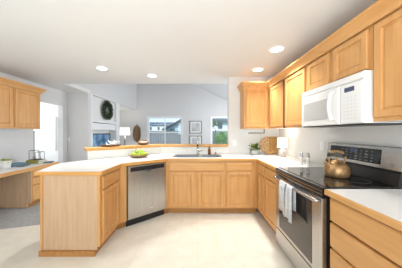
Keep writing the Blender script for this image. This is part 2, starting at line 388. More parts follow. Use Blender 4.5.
obj('slab', PR([(.958, -.05), (1.615, -.05), (1.615, 1.280), (.958, 1.280)], ZB, ZT), 'lam', ct2)
obj('edge_strip', sweep([(.958, 1.280), (.958, -.05)], [(0.0005, ZB-.002), (.012, ZB-.002), (.014, ZB+.004), (.014, ZT-.006), (.010, ZT-.0005), (.0005, ZT-.0005)], 1), 'oaky', ct2, label='oak front edge')

# ---------------------------------------------------------------- upper cabinets
def upper(label, loc, rz, w_, depth, z0, z1, doors, grp=None):
    r_ = thing('wall_cabinet', label, 'cabinet', loc, rz)
    obj('body', BX(0, w_, 0, depth, z0, z1), 'oak', r_)
    obj('underside', BX(.01, w_-.01, .012, depth-.004, z0-.003, z0-.0003), 'mwhite', r_, label='pale underside')
    for a, b_, c_, d in doors:
        bm = bmesh.new(); panel(bm, a, b_, c_, d, -.0005, DOOR); obj('door', bm, 'oak', r_)
    return r_
UZ0, UZ1 = 1.405, 2.17
upper('single door oak wall cabinet facing the camera above the potted plant', (.845, 3.127, 0), 0, .465, .285, UZ0, UZ1, [(.035, .425, UZ0+.03, 2.125)])
upper('oak corner wall cabinet on the right wall above the small lit lamp', (1.315, 3.124, 0), R(-90), .475, .30, UZ0, UZ1, [(.05, .45, UZ0+.03, 2.125)])
upper('oak wall cabinet just left of the white microwave', (1.315, 2.575, 0), R(-90), .52, .30, UZ0, UZ1, [(.02, .49, UZ0+.03, 2.125)])
upper('short oak wall cabinet with two doors above the microwave', (1.315, 2.052, 0), R(-90), .764, .30, 1.806, UZ1, [(.02, .345, 1.825, 2.125), (.405, .735, 1.825, 2.125)])
upper('tall oak wall cabinet right of the microwave at the picture edge', (1.315, 1.285, 0), R(-90), .62, .30, UZ0+.01, UZ1, [(.02, .60, UZ0+.04, 2.125)])
upper('oak wall cabinet hanging over the desk, next to the doorway', (-3.27, 3.055, 0), R(90), .52, .325, UZ0, UZ1, [(.02, .50, UZ0+.03, 2.125)])
upper('oak wall cabinet hanging over the desk, cut by the left picture edge', (-3.27, 2.53, 0), R(90), .52, .325, UZ0, UZ1, [(.02, .50, UZ0+.03, 2.125)])
o = obj('shade_strip', BX(1.317, 1.33, 2.578, 2.645, UZ0, 2.13), 'gapshade'); tag(o, 'dark strip painting the shade in the gap between two right wall cabinets left of the microwave', 'filler')  # dark strip set almost flush, painting the deep shade of the gap
CR = [(.001, 2.135), (.012, 2.135), (.014, 2.160), (.030, 2.185), (.052, 2.215), (.060, 2.222), (.060, 2.238), (.001, 2.238)]
CR = [(a+.0, b_) for a, b_ in CR]
o = obj('crown_molding', sweep([(.843, 3.41), (.843, 3.10), (1.292, 3.10), (1.292, .66)], CR, -1 if False else 1), 'oaky'); tag(o, 'stepped oak crown molding along the top of the right wall cabinets', 'molding')
o = obj('crown_molding', sweep([(-3.247, 2.53), (-3.247, 3.577), (-3.595, 3.577)], CR, 1), 'oaky'); tag(o, 'oak crown molding along the top of the cabinets over the desk', 'molding')

# ---------------------------------------------------------------- dishwasher
dw = thing('dishwasher', 'stainless steel dishwasher set at an angle in the peninsula', 'dishwasher', (B.x, B.y, 0), math.atan2(D.y, D.x))
obj('body', BX(.004, .604, .01, .56, .10, .87), 'black', dw)
bm = bmesh.new(); panel(bm, .008, .600, .115, .868, .009, ((0, 0), (0, .028), (.006, .034))); obj('door', bm, 'steel', dw)
obj('control_strip', BX(.045, .565, -.0285, -.0252, .782, .842), 'black', dw, label='black control strip')
bm = bmesh.new(); rings(bm, [[(.305+a*math.cos(t_), y_, (.786)+b_*math.sin(t_)) for t_ in [math.pi+math.pi*i/10 for i in range(11)]] for y_, a, b_ in ((-.0255, .062, .034), (-.040, .055, .026))])
obj('pocket_handle', bm, 'steels', dw)
obj('toe_kick', BX(.004, .604, .045, .06, 0, .10), 'black', dw)
obj('badge', BX(.345, .375, -.0275, -.0252, .20, .208), 'button', dw)

# ---------------------------------------------------------------- range (local: x across towards the camera, face to -y)
rg = thing('range', 'stainless freestanding electric range with black glass cooktop', 'stove', (.935, 2.047, 0), R(-90))
RW = .756
obj('body', BX(.004, RW-.004, .035, .66, .03, .905), 'black', rg)
bm = bmesh.new(); box(bm, 0, RW, .03, .575, .905, .925); obj('cooktop', bm, 'bglass', rg, bevel=.006)
for cx, cy, rr in ((.20, .17, .105), (.56, .17, .085), (.20, .42, .075), (.56, .42, .105)):
    for r_ in (rr,):
        bm = bmesh.new()
        lp = lambda q, z: [(cx+q*math.cos(2*math.pi*i/28), cy+q*math.sin(2*math.pi*i/28), z) for i in range(28)]
        L = rings(bm, [lp(r_, .9252), lp(r_, .9256), lp(r_-.002, .9256), lp(r_-.002, .9252)], cap=False)
        obj('burner_ring', bm, 'dimkey', rg)
def bow(x): return .016*(1-((x-RW/2)/(RW/2))**2)
bm = bmesh.new(); K = 13
rings(bm, [[(x, .03, .84), (x, .002-bow(x), .845), (x, -.004-bow(x), .905), (x, .004-bow(x), .921), (x, .03, .921)] for x in [RW*i/(K-1) for i in range(K)]])
obj('front_trim', bm, 'bglass', rg)
bm = bmesh.new()
for zz in (.868, .893): rings(bm, [[(x, .0-bow(x), zz), (x, -.006-bow(x), zz), (x, -.006-bow(x), zz+.004), (x, 0-bow(x), zz+.004)] for x in [RW*i/(K-1) for i in range(K)]])
obj('trim_line', bm, 'steel', rg)
bm = bmesh.new(); panel(bm, .002, RW-.002, .228, .836, .034, ((0, 0), (0, .030), (.004, .034))); dr = obj('oven_door', bm, 'steel', rg)
bm = bmesh.new(); panel(bm, .085, RW-.115, .262, .775, .0, ((0, 0), (0, .002), (.004, .003))); obj('oven_window', bm, 'ovenglass', dr)
bm = bmesh.new(); hz = .815
hp = [(.025, .0, hz), (.025, -.03, hz)]+[(.03+(RW-.06)*i/12, -.030-bow(.03+(RW-.06)*i/12)*1.2, hz) for i in range(13)]+[(RW-.025, -.03, hz), (RW-.025, 0, hz)]
tube(bm, hp, .0135, 10, 1); obj('handle', bm, 'steel', dr)
bm = bmesh.new(); panel(bm, .002, RW-.002, .03, .218, .034, ((0, 0), (0, .030), (.004, .034))); obj('storage_drawer', bm, 'steel', rg)
for x in (.05, RW-.05):
    for y in (.12, .58): obj('foot', LA([(.014, 0), (.014, .0298)], cx=x, cy=y, n=12), 'black', rg)
bm = bmesh.new(); rings(bm, [[(x, .575, .905), (x, .68, .905), (x, .68, 1.215), (x, .625, 1.215), (x, .605, 1.035), (x, .59, 1.02), (x, .575, .93)] for x in (0, RW)])
bgd = obj('backguard', bm, 'black', rg)
def slant(x0, x1, s0, s1, off=.0015, th=.003):   # plate on the leaning face; s along the face from z 1.035 to 1.215
    a, b_ = Vector((0, .605, 1.035)), Vector((0, .625, 1.215)); d = (b_-a); nrm = Vector((0, -d.z, d.y)).normalized()
    bm = bmesh.new(); L = []
    for o_ in (off-th, off):
        L.append([Vector((x, 0, 0))+a+d*s+nrm*o_ for x, s in ((x0, s0), (x1, s0), (x1, s1), (x0, s1))])
    rings(bm, L); return bm
obj('steel_fascia', slant(0, RW, 0, 1, .006, .006), 'steel', bgd, bevel=.002)
obj('control_display', slant(.05, .60, .16, .86, .008, .003), 'bglass', bgd)
bm = bmesh.new()
for i in range(9):
    for j in range(4):
        if i in (0, 1) and j in (0, 3): continue
        s = slant(.10+i*.052, .10+i*.052+.018+.008*(i % 2), .24+.15*j, .24+.15*j+.035, .0088, .001)
        obj('key', s, 'dimkey', bgd)
obj('clock', slant(.30, .38, .60, .78, .0088, .001), 'navy', bgd)
obj('badge', slant(.675, .70, .16, .26, .0075, .002), 'dimkey', bgd)

# towel on the oven handle
def towel(x0, x1, zb, seed):
    bm = bmesh.new(); rnd = random.Random(seed); nx, loops = 12, []
    def y(u, v): return .007*math.sin(u*9+seed)*v+.003*math.sin(u*17+v*4)
    rows = []
    prof = [(-.022, zb+.10), (-.022, hz-.03), (-.020, hz+.004), (-.036, hz+.0185), (-.054, hz+.004), (-.058, hz-.05), (-.060, zb+.25), (-.058, zb+.12), (-.060, zb)]
    for k, (py, pz) in enumerate(prof):
        v = k/8; row = []
        for i in range(nx+1):
            u = i/nx; xx = x0+(x1-x0)*(.5+(u-.5)*(1-.12*math.sin(v*3)))
            row.append(bm.verts.new((xx, py-bow(xx)*1.2+(y(u*1.2, abs(v-.35))*1.2), pz+(.012*math.sin(u*5) if k == 8 else 0))))
        rows.append(row)
    for a, b_ in zip(rows, rows[1:]):
        for i in range(nx): bm.faces.new((a[i], a[i+1], b_[i+1], b_[i])).smooth = True
    return bm
ty = thing('tea_towel', 'grey speckled tea towel folded over the oven door handle', 'towel', (.935, 2.047, 0), R(-90))
for i, (a, b_, zb) in enumerate(((.215, .36, .53), (.36, .475, .51))):
    q = obj('towel_fold', towel(a, b_, zb, i*2+1), 'cloth', ty); q.modifiers.new('s', 'SOLIDIFY').thickness = .004; q.modifiers['s'].offset = 0

# ---------------------------------------------------------------- microwave
mw = thing('microwave', 'white over-the-range microwave above the stove', 'microwave', (1.24, 2.047, 1.40), R(-90))
obj('body', BX(0, .762, .03, .378, .006, .402), 'mwhite', mw, bevel=.004)
obj('vent_base', BX(.01, .752, .02, .36, -.006, .0055), 'black', mw)
bm = bmesh.new(); panel(bm, .0, .762, .345, .402, .0295, ((0, 0), (0, .020), (.008, .030))); obj('top_grille', bm, 'mwhite', mw)
bm = bmesh.new(); panel(bm, .0, .545, .006, .341, .0295, ((0, 0), (0, .024), (.01, .034))); md = obj('door', bm, 'mwhite', mw)
bm = bmesh.new(); panel(bm, .045, .42, .065, .26, -.003, ((0, 0), (.0, .002), (.004, .004))); obj('door_window', bm, 'mwin', md)
bm = bmesh.new(); panel(bm, .035, .43, .055, .27, -.0042, ((0, 0), (0, .0012), (.008, .0014))); obj('window_border', bm, 'mwhite', md)
md.children[0].location.y = -.002
obj('handle', TU([(.487, -.004, .05), (.487, -.03, .06)]+[(.487, -.034-.016*math.sin(math.pi*i/8), .07+.21*i/8) for i in range(9)]+[(.487, -.03, .29), (.487, -.004, .30)], .013, 10, 1.3), 'mwhite', md)
bm = bmesh.new(); panel(bm, .549, .762, .006, .341, .0295, ((0, 0), (0, .022), (.012, .033))); mp_ = obj('control_panel', bm, 'mwhite', mw)
obj('display', BX(.60, .69, -.0052, -.003, .268, .305), 'navy', mp_, label='dark blue display')
for i in range(4):
    for j in range(7): obj('key', BX(.588+.034*i, .588+.034*i+.018, -.0048, -.003, .045+.029*j, .045+.029*j+.010), 'button', mp_)
bm = bmesh.new(); lathe(bm, [(.009, 0), (.009, .002)], n=16); bmesh.ops.transform(bm, matrix=Matrix.Translation((.27, -.0005, .372)) @ Matrix.Rotation(R(90), 4, 'X'), verts=bm.verts)
obj('badge', bm, 'mwin', mw)

# ---------------------------------------------------------------- sink, faucet and things round it
sk = thing('sink', 'double bowl stainless steel sink set into the countertop', 'sink', (0, 3.105, ZT))
def bowl_(x0, x1, y0, y1, dz):
    bm = bmesh.new()
    lp = lambda i, z: [(x0+i, y0+i, z), (x1-i, y0+i, z), (x1-i, y1-i, z), (x0+i, y1-i, z)]
    L = rings(bm, [lp(0, .004), lp(.006, .0), lp(.018, -dz+.02), lp(.04, -dz), lp(.05, -dz-.002)], cap=False); bm.faces.new(L[-1]); return bm
xs = [(-.405, .02), (.075, .395)]
obj('rim', PR([(-.435, -.215), (.435, -.215), (.435, .215), (-.435, .215)], .0005, .005,
    holes=[[(a, -.19), (b_, -.19), (b_, .135), (a, .135)] for a, b_ in xs]), 'chrome', sk)
for a, b_ in xs: obj('basin', bowl_(a, b_, -.19, .135, .19), 'steels', sk)
fa = thing('faucet', 'tall brushed nickel gooseneck faucet behind the sink', 'faucet', (.005, 3.275, ZT+.0052))
obj('base', LA([(.03, 0), (.03, .008), (.022, .014), (.018, .05), (.017, .10)], n=16), 'chrome', fa)
pts = [(0, 0, .10), (0, 0, .22)]+[(0, -.075+.075*math.cos(t_), .26+.075*math.sin(t_)) for t_ in [math.pi*i/10 for i in range(11)]]+[(0, -.15, .22), (0, -.15, .17)]
obj('spout', TU(pts, [.013]*(len(pts)-2)+[.016, .017], 12), 'chrome', fa)
obj('lever', TU([(.015, 0, .055), (.04, 0, .06), (.095, -.01, .075)], [.010, .008, .006], 8), 'chrome', fa)
sb = thing('soap_bottle', 'amber soap bottle with black pump right of the faucet', 'bottle', (.225, 3.285, ZT+.0052))
obj('bottle', LA([(.020, 0), (.026, .003), (.027, .09), (.024, .105), (.011, .118), (.011, .126)], n=16), 'amber', sb)
obj('pump', TU([(0, 0, .126), (0, 0, .155), (0, -.004, .160), (-.0, -.03, .157)], [.011, .007, .008, .005], 8), 'black', sb)
dc = thing('air_gap_cap', 'small brown air gap cap on the sink rim right of the amber soap bottle', 'cap', (.345, 3.285, ZT+.0052))
obj('cap', LA([(.018, 0), (.018, .035), (.014, .045), (.004, .048)], n=16), 'copper', dc)
obj('collar', LA([(.024, 0), (.024, .004), (.02, .006)], n=16), 'chrome', dc)

# bowl of apples
bx, by = -.995, 2.92
bw = obj('fruit_bowl', LA([(.055, 0), (.085, .006), (.13, .026), (.150, .045), (.154, .048), (.150, .050), (.125, .034), (.08, .014), (.0, .010)][:-1]+[(.02, .011)], n=32, sx=1.16, sy=.86), 'bowl', loc=(bx, by, ZT+.0005))
tag(bw, 'shallow oval woven tan bowl full of green apples on the countertop', 'bowl')
def apple_root(loc, label):
    r_ = thing('green_apple', label, 'apple', loc, random.uniform(0, 6), 'green apples in the bowl'); return r_
ab = bmesh.new(); k = .0325
lathe(ab, [(k*.15, .006), (k*.45, 0), (k*.8, k*.3), (k*.98, k*.75), (k, k*1.1), (k*.9, k*1.5), (k*.6, k*1.78), (k*.3, k*1.8), (k*.08, k*1.62)], n=16)
first = None
spots = [(-.105, 0, .034, 'far left'), (-.052, -.045, .026, 'front left'), (.014, -.052, .026, 'front middle'), (.078, -.036, .030, 'front right'), (.112, .012, .036, 'far right'),
         (-.045, .035, .024, 'back left'), (.038, .040, .024, 'back right'), (-.030, -.008, .076, 'left one on top'), (.048, -.002, .076, 'right one on top')]
for dx, dy, dz, s in spots:
    lab = 'green apple in the tan bowl, %s of the pile' % s
    r_ = apple_root((bx+dx, by+dy, ZT+dz-.006), lab)
    if first is None:
        skn = obj('skin', ab, 'green', r_); st = obj('stem', TU([(0, 0, .05), (.002, 0, .066)], .0018, 6), 'stem', r_); first = (skn, st)
    else:
        for q in first: c_ = q.copy(); C.objects.link(c_); c_.parent = r_

# ---------------------------------------------------------------- corner group: plant, round rack, lamp, towel holder
def leaf(bm, p, d, l, w_, droop=.3, up=Vector((0, 0, 1))):
    d = d.normalized(); s = d.cross(up); s = s.normalized() if s.length > .01 else Vector((1, 0, 0)); n_ = s.cross(d)
    L = []
    for f, ww in ((0, .1), (.3, .9), (.6, 1), (.85, .55), (1, .05)):
        c_ = p+d*l*f-Vector((0, 0, 1))*droop*l*f*f; L.append([c_-s*w_*ww/2+n_*.1*w_, c_, c_+s*w_*ww/2+n_*.1*w_])
    for a, b_ in zip(L, L[1:]):
        va = [bm.verts.new(q) for q in a]; vb = [bm.verts.new(q) for q in b_]
        for i in (0, 1): bm.faces.new((va[i], va[i+1], vb[i+1], vb[i]))
pl = thing('potted_plant', 'leafy green plant in a round grey pot in the counter corner', 'plant', (1.075, 3.25, ZT+.0005))
obj('pot', LA([(.045, 0), (.070, .01), (.080, .05), (.074, .095), (.068, .10), (.064, .095), (.06, .085)], n=24), 'pot', pl)
obj('soil', LA([(.062, .075), (.061, .084)], n=20), 'bark', pl)
bm = bmesh.new(); bm2 = bmesh.new()
for i in range(80):
    a = random.uniform(0, 6.28); e = random.uniform(.1, 1.2); d = Vector((math.cos(a)*math.cos(e)*1.2, -abs(math.sin(a))*math.cos(e)*.7+.15, math.sin(e)))
    leaf(bm if i % 4 else bm2, Vector((0, 0, .09))+d*random.uniform(.02, .11), d+Vector((random.uniform(-.4, .4), random.uniform(-.4, .2), .1)), random.uniform(.05, .08), .042)
obj('foliage', bm, 'leaf', pl); obj('young_leaf', bm2, 'leafy', pl, label='yellow green new leaves')
# round woven rack leaning on the back wall
wt = thing('woven_trivet', 'round woven wicker trivet leaning on the wall between plant and lamp', 'trivet', (1.35, 3.285, ZT+.178))
def ringpts(r_, n_=48, ph=0): return [(r_*math.cos(2*math.pi*i/n_+ph), 0, r_*math.sin(2*math.pi*i/n_+ph)) for i in range(n_+1)]
lean = Matrix.Rotation(R(-12), 4, 'X')
def leanobj(nm, bm, mm): bmesh.ops.transform(bm, matrix=lean, verts=bm.verts); return obj(nm, bm, mm, wt)
bm = bmesh.new(); tube(bm, ringpts(.170, 8), .007, 8); tube(bm, ringpts(.156, 8), .005, 6); leanobj('rim', bm, 'wick')
bm = bmesh.new()
for kk in range(6):
    a0 = kk*math.pi/3; a1 = a0+math.pi*2/3
    tube(bm, [(.15*math.cos(a0), 0, .15*math.sin(a0)), (.15*math.cos(a1), 0, .15*math.sin(a1))], .006, 6)
    tube(bm, [(.15*math.cos(a0+.5), .004, .15*math.sin(a0+.5)), (.15*math.cos(a0+2.6), .004, .15*math.sin(a0+2.6))], .005, 6)
tube(bm, ringpts(.09, 8), .006, 6); tube(bm, ringpts(.125, 8, .39), .005, 6); tube(bm, ringpts(.045, 8), .007, 6)
for kk in range(8): tube(bm, [(.02*math.cos(kk*math.pi/4), 0, .02*math.sin(kk*math.pi/4)), (.155*math.cos(kk*math.pi/4), 0, .155*math.sin(kk*math.pi/4))], .005, 6)
tube(bm, ringpts(.022, 8), .010, 6)
leanobj('lattice', bm, 'wick')
cb = obj('cutting_board', BX(-.08, .08, -.009, .009, 0, .34), 'wick', loc=(1.49, 3.375, ZT+.001), bevel=.006); cb.rotation_euler = (R(-4), 0, 0)
tag(cb, 'tan wooden board leaning on the wall behind the woven trivet', 'board')
lp = thing('table_lamp', 'small lit table lamp with white drum shade in the counter corner', 'lamp', (1.475, 2.99, ZT+.0005))
obj('base', LA([(.050, 0), (.058, .006), (.060, .06), (.058, .10), (.050, .118), (.012, .124), (.010, .145)], n=24), 'ceram', lp)
def shade_(r0, r1, z0, z1, th=.003): return LA([(r0, z0), (r1, z1), (r1-th, z1), (r0-th, z0)], n=32)
bm = bmesh.new(); L = [[(r_*math.cos(2*math.pi*i/32), r_*math.sin(2*math.pi*i/32), z) for i in range(32)] for r_, z in ((.085, .16), (.076, .325), (.073, .325), (.082, .16), (.085, .16))]
rings(bm, L, cap=False, smooth=True); obj('lamp_shade', bm, 'shade', lp)
obj('bulb', LA([(.012, .14), (.014, .17), (.026, .21), (.024, .235), (.008, .25)], n=16), 'lens', lp)
pt = bpy.data.lights.new('table_lamp_light', 'POINT'); pt.energy = 4; pt.color = (1, .86, .68); pt.shadow_soft_size = .04
q = bpy.data.objects.new('table_lamp_light', pt); C.objects.link(q); q.parent = lp; q.location = (0, 0, .29)
th = thing('paper_towel_holder', 'black paper towel rod mounted under the wall cabinet above the plant', 'holder', (.96, 3.25, 1.40))
obj('rod', TU([(0, 0, -.075), (.30, 0, -.075)], .007, 8), 'blackwire', th)
bm = bmesh.new(); tube(bm, [(.30, 0, -.082), (.30, 0, -.004)], .007, 8); box(bm, .285, .315, -.02, .02, -.005, .0015); obj('bracket', bm, 'blackwire', th)

# salt and pepper grinders
def grinder(loc, label):
    r_ = thing('grinder', label, 'grinder', loc, 0, 'grinders by the range')
    obj('body', LA([(.022, 0), (.024, .004), (.018, .04), (.017, .08), (.020, .11)], n=16), 'frosted', r_)
    obj('top', LA([(.020, .1105), (.021, .125), (.010, .134), (.016, .146), (.016, .156), (.006, .166)], n=16), 'chrome', r_)
grinder((1.345, 2.225, ZT+.0005), 'pale salt grinder with metal top, the left of the pair by the range')
grinder((1.385, 2.155, ZT+.0005), 'pale pepper grinder with metal top, the right of the pair by the range')

# copper kettle
kt = thing('kettle', 'hammered copper tea kettle on the black cooktop', 'kettle', (1.295, 1.60, .9262), R(0)); kt.scale = (.80, .80, .93)
obj('body', LA([(.085, 0), (.112, .006), (.122, .035), (.125, .065), (.116, .10), (.090, .13), (.055, .146), (.05, .148)], n=32), 'copper', kt)
obj('lid', LA([(.052, .1485), (.048, .156), (.03, .163), (.010, .166), (.012, .176), (.016, .184), (.008, .192)], n=24), 'copper', kt)
obj('spout', TU([(-.095, -.01, .085), (-.128, -.015, .112), (-.145, -.018, .145), (-.158, -.02, .158)], [.026, .020, .014, .012], 12), 'copper', kt)
hp = [(-.078, 0, .125), (-.092, 0, .170), (-.094, 0, .215), (-.070, 0, .245), (0, 0, .252), (.065, 0, .238), (.098, 0, .205), (.100, 0, .170), (.080, 0, .125)]
obj('handle', TU(hp, [.010, .011, .013, .014, .014, .014, .013, .011, .010], 10), 'copper', kt)
obj('grip_band', TU([(-.094, 0, .20), (-.094, 0, .215), (-.082, 0, .232)], .0155, 10), 'black', kt)
bm = bmesh.new(); tube(bm, [(.075, 0, .229), (.090, 0, .215), (.098, 0, .203)], .0150, 10); obj('grip_band', bm, 'black', kt)

# wall plates
def plate(loc, rz, label, kind):
    r_ = thing('outlet' if kind else 'light_switch', label, 'outlet' if kind else 'switch', loc, rz)
    obj('plate', BX(-.037, .037, -.007, -.0005, -.058, .058), 'outlet', r_, bevel=.002)
    bm = bmesh.new()
    if kind:
        for z in (-.022, .022): box(bm, -.014, .014, -.009, -.0072, z-.014, z+.014)
    else: box(bm, -.008, .008, -.013, -.0072, -.018, .018)
    obj('socket' if kind else 'toggle', bm, 'trimw', r_)
plate((.735, 3.415, 1.13), 0, 'white outlet plate on the wall right of the bar ledge', 1)
plate((1.62, 2.235, 1.16), R(-90), 'white outlet plate on the right wall above the range', 1)
plate((-3.56, 4.76, 1.15), 0, 'white light switch on the grey wall beside the doorway', 0)

# ---------------------------------------------------------------- desk
def side_bm():
    bm = bmesh.new(); rings(bm, [[(-3.595, y, .012), (-3.0, y, .012), (-3.0, y, .09), (-2.93, y, .09), (-2.93, y, .689), (-3.595, y, .689)] for y in (3.03, 3.045)]); return bm
dk = thing('desk', 'built-in oak desk with white top and a drawer stack on the left', 'desk', (0, 0, 0))
obj('desktop', BX(-3.595, -2.912, 1.5, 3.585, .69, .725), 'lam', dk)
obj('edge_strip', sweep([(-2.912, 1.5), (-2.912, 3.585), (-3.59, 3.585)], [(.0005, .668), (.014, .668), (.014, .7245), (.0005, .7245)], 1), 'oaky', dk, label='oak front edge')
obj('side_panel', side_bm(), 'veneer', dk)
obj('drawer_box', BX(-3.595, -2.961, 3.0455, 3.56, .09, .689), 'oak', dk)
obj('toe_kick', BX(-3.59, -3.005, 3.0455, 3.56, 0, .0895), 'kick', dk)
obj('support_panel', BX(-3.595, -2.93, 1.5, 1.52, 0, .689), 'veneer', dk)
Tm = Matrix.Translation((-2.93, 3.0455, 0)) @ Matrix.Rotation(R(90), 4, 'Z')
for a, b_ in ((.535, .665), (.39, .52), (.11, .375)):
    bm = bmesh.new(); panel(bm, .012, .51, a, b_, -.0005, THICK); bmesh.ops.transform(bm, matrix=Tm, verts=bm.verts); obj('drawer_front', bm, 'oakh', dk)
# on the desk
DT = .7255
bk = thing('basket', 'white woven basket holding a plant at the left picture edge', 'basket', (-3.27, 2.93, DT))
obj('basket', LA([(.05, 0), (.060, .004), (.082, .13), (.084, .135), (.078, .133), (.056, .01), (.02, .008)], n=20), 'coral', bk)
bm = bmesh.new()
for i in range(60):
    a = random.uniform(0, 6.28); e = random.uniform(.2, 1.3); d = Vector((math.cos(a)*math.cos(e), math.sin(a)*math.cos(e), math.sin(e)))
    leaf(bm, Vector((.0, .0, .08))+d*random.uniform(0, .04), d, .09, .03)
obj('foliage', bm, 'leafy', bk)
cl = obj('folded_cloth', BX(-.11, .11, -.15, .15, 0, .035), 'teal', loc=(-3.37, 3.17, DT), bevel=.012); tag(cl, 'folded teal blue cloth lying on the desk beside the basket', 'cloth')
cl2 = obj('book', BX(-.09, .09, -.12, .12, 0, .03), 'slate', loc=(-3.16, 3.13, DT), bevel=.003); cl2.rotation_euler = (0, 0, R(14)); cl2.scale = (.55, .8, .6)
tag(cl2, 'small dark book on the desk in front of the teal cloth', 'book')
def book(loc, w_, d, h, mm, label, rz=0):
    r_ = thing('book', label, 'book', loc, rz)
    bm = bmesh.new(); box(bm, -w_/2, w_/2, -d/2, d/2, 0, .004); box(bm, -w_/2, w_/2, -d/2, d/2, h-.004, h); box(bm, -w_/2, w_/2, -d/2, -d/2+.004, .004, h-.004); obj('cover', bm, mm, r_)
    obj('pages', BX(-w_/2+.004, w_/2-.004, -d/2+.0045, d/2-.004, .0045, h-.0045), 'paper', r_)
    return r_
book((-3.22, 3.445, DT), .25, .20, .036, 'olive', 'lower olive green book on the desk under the wire lanterns')
book((-3.22, 3.445, DT+.0365), .24, .19, .030, 'olive', 'upper olive green book directly beneath the black wire lanterns')
b3 = book((-2.995, 3.475, DT), .15, .13, .022, 'slate', 'thin dark grey book at the doorway end of the desk', R(20))
def lantern(loc, w_, h, label):
    r_ = thing('lantern', label, 'lantern', loc); bm = bmesh.new(); a = w_/2
    P = [(-a, -a), (a, -a), (a, a), (-a, a)]
    for i in range(4):
        p, q = P[i], P[(i+1) % 4]
        tube(bm, [(*p, .004), (*p, h)], .004, 6); tube(bm, [(*p, .004), (*q, .004)], .004, 6); tube(bm, [(*p, h), (*q, h)], .004, 6)
    obj('frame', bm, 'blackwire', r_); obj('pane', BX(-a+.005, a-.005, -a+.005, a-.005, .01, h-.006), 'glass', r_)
    obj('candle', LA([(.022, .012), (.022, h*.5), (.004, h*.5+.004)], n=14), 'paper', r_)
lantern((-3.275, 3.445, DT+.067), .10, .185, 'taller black wire lantern on the olive books, left one')
lantern((-3.155, 3.445, DT+.067), .095, .155, 'shorter black wire lantern on the olive books, right one')
# floor lamp in the nook
fl = thing('floor_lamp', 'white shaded floor lamp seen through the doorway under the wall cabinet', 'lamp', (-4.23, 4.45, 0))
obj('base', LA([(.13, 0), (.13, .015), (.02, .022)], n=24), 'black', fl)
obj('pole', TU([(0, 0, .022), (0, 0, 1.42)], .011, 8), 'blackwire', fl)
bm = bmesh.new(); rings(bm, [[(r_*math.cos(2*math.pi*i/32), r_*math.sin(2*math.pi*i/32), z) for i in range(32)] for r_, z in ((.13, 1.375), (.11, 1.62), (.107, 1.62), (.127, 1.375), (.13, 1.375))], cap=False, smooth=True); obj('lamp_shade', bm, 'shadeo', fl)
obj('finial', TU([(0, 0, 1.42), (0, 0, 1.60)], .006, 6), 'blackwire', fl)

# ---------------------------------------------------------------- on the bar ledge
LZ = 1.0955
dr_ = thing('driftwood_tray', 'dark driftwood tray with white coral near the left end of the ledge', 'tray', (-1.48, 2.935, LZ), R(39)); dr_.scale = (1.15, 1.15, 1.3)
obj('tray', LA([(.05, 0), (.12, .006), (.15, .022), (.152, .026), (.11, .014), (.02, .011)], n=24, sx=1, sy=.5), 'drift', dr_)
bm = bmesh.new()
for i in range(11):
    a = random.uniform(-.05, .12); h = random.uniform(.02, .075)*(1-abs(a-.06)*3)+.02
    tube(bm, [(a, 0, .014), (a+random.uniform(-.02, .03), random.uniform(-.03, .03), h*.6), (a+random.uniform(-.03, .05), random.uniform(-.05, .05), h)], [.014, .011, .006], 6)
obj('coral', bm, 'coral', dr_, label='white coral branches')
bd = thing('woven_dish', 'domed brown woven dish with pale rim on the ledge below the leaf wall art', 'dish', (-1.03, 3.275, LZ), R(39)); bd.scale = (1.1, 1.1, 1.45)
obj('dish', LA([(.03, 0), (.07, .008), (.105, .03), (.112, .04), (.10, .036), (.06, .016), (.02, .012)], n=28, sx=1, sy=.6), 'wickd', bd)
hp = [(-.10+.2*i/10, 0, .035+.032*math.sin(math.pi*i/10)) for i in range(11)]
obj('handle', TU(hp, .010, 8), 'bowl', bd)
obj('filling', LA([(.085, .028), (.07, .042), (.03, .050)], n=20, sx=1, sy=.6), 'ceram', bd)

# ---------------------------------------------------------------- living room things
wr = thing('wreath', 'dark green round wreath hanging in the upper wall recess', 'wreath', (-3.02, 5.78, 2.08))
obj('ring', TU([(0, .215*math.cos(2*math.pi*i/36), .235*math.sin(2*math.pi*i/36)) for i in range(37)], .042, 10), 'leafd', wr)
bm = bmesh.new()
for i in range(700):
    a = random.uniform(0, 6.28); q = random.uniform(0, 6.28); c_ = Vector((.04*math.cos(q), (.215+.05*math.sin(q))*math.cos(a), (.235+.05*math.sin(q))*math.sin(a)))
    if c_.x < -.03: continue
    leaf(bm, c_, Vector((math.cos(q)*.6, math.cos(a)*math.sin(q)+random.uniform(-.6, .6), math.sin(a)*math.sin(q)+random.uniform(-.6, .6))), .055, .02, .1, Vector((1, 0, 0)))
obj('foliage', bm, 'leafd', wr)
tv = thing('television', 'black television with painted blue window reflection in the lower wall recess', 'television', (-3.31, 5.80, .62))
obj('case', BX(0, .06, -.66, .66, .04, .68), 'black', tv, bevel=.006)
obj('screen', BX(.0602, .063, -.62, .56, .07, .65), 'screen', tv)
obj('stand', BX(-.0, .12, -.3, .3, 0, .02), 'black', tv); obj('neck', BX(.02, .05, -.06, .06, .0205, .06), 'black', tv)
sf = obj('shelf', BX(-3.3195, -3.10, 4.985, 6.415, .575, .615), 'trimw'); tag(sf, 'white shelf under the television in the wall recess', 'shelf')
vb = obj('valance_box', BX(-3.3195, -3.05, 5.0, 6.40, 1.42, 1.62), 'trimw'); tag(vb, 'white panel box across the top of the lower wall recess', 'box')
fl2 = thing('floor_lamp', 'lit white drum floor lamp left of the brown leaf wall art', 'lamp', (-3.27, 7.75, 0))
obj('base', LA([(.15, 0), (.15, .02), (.03, .03)], n=24), 'steels', fl2)
obj('pole', TU([(0, 0, .03), (0, 0, 1.3)], .03, 10), 'steels', fl2)
bm = bmesh.new(); rings(bm, [[(r_*math.cos(2*math.pi*i/32), r_*math.sin(2*math.pi*i/32), z) for i in range(32)] for r_, z in ((.22, 1.22), (.20, 1.55), (.197, 1.55), (.217, 1.22), (.22, 1.22))], cap=False, smooth=True); obj('lamp_shade', bm, 'shade', fl2)
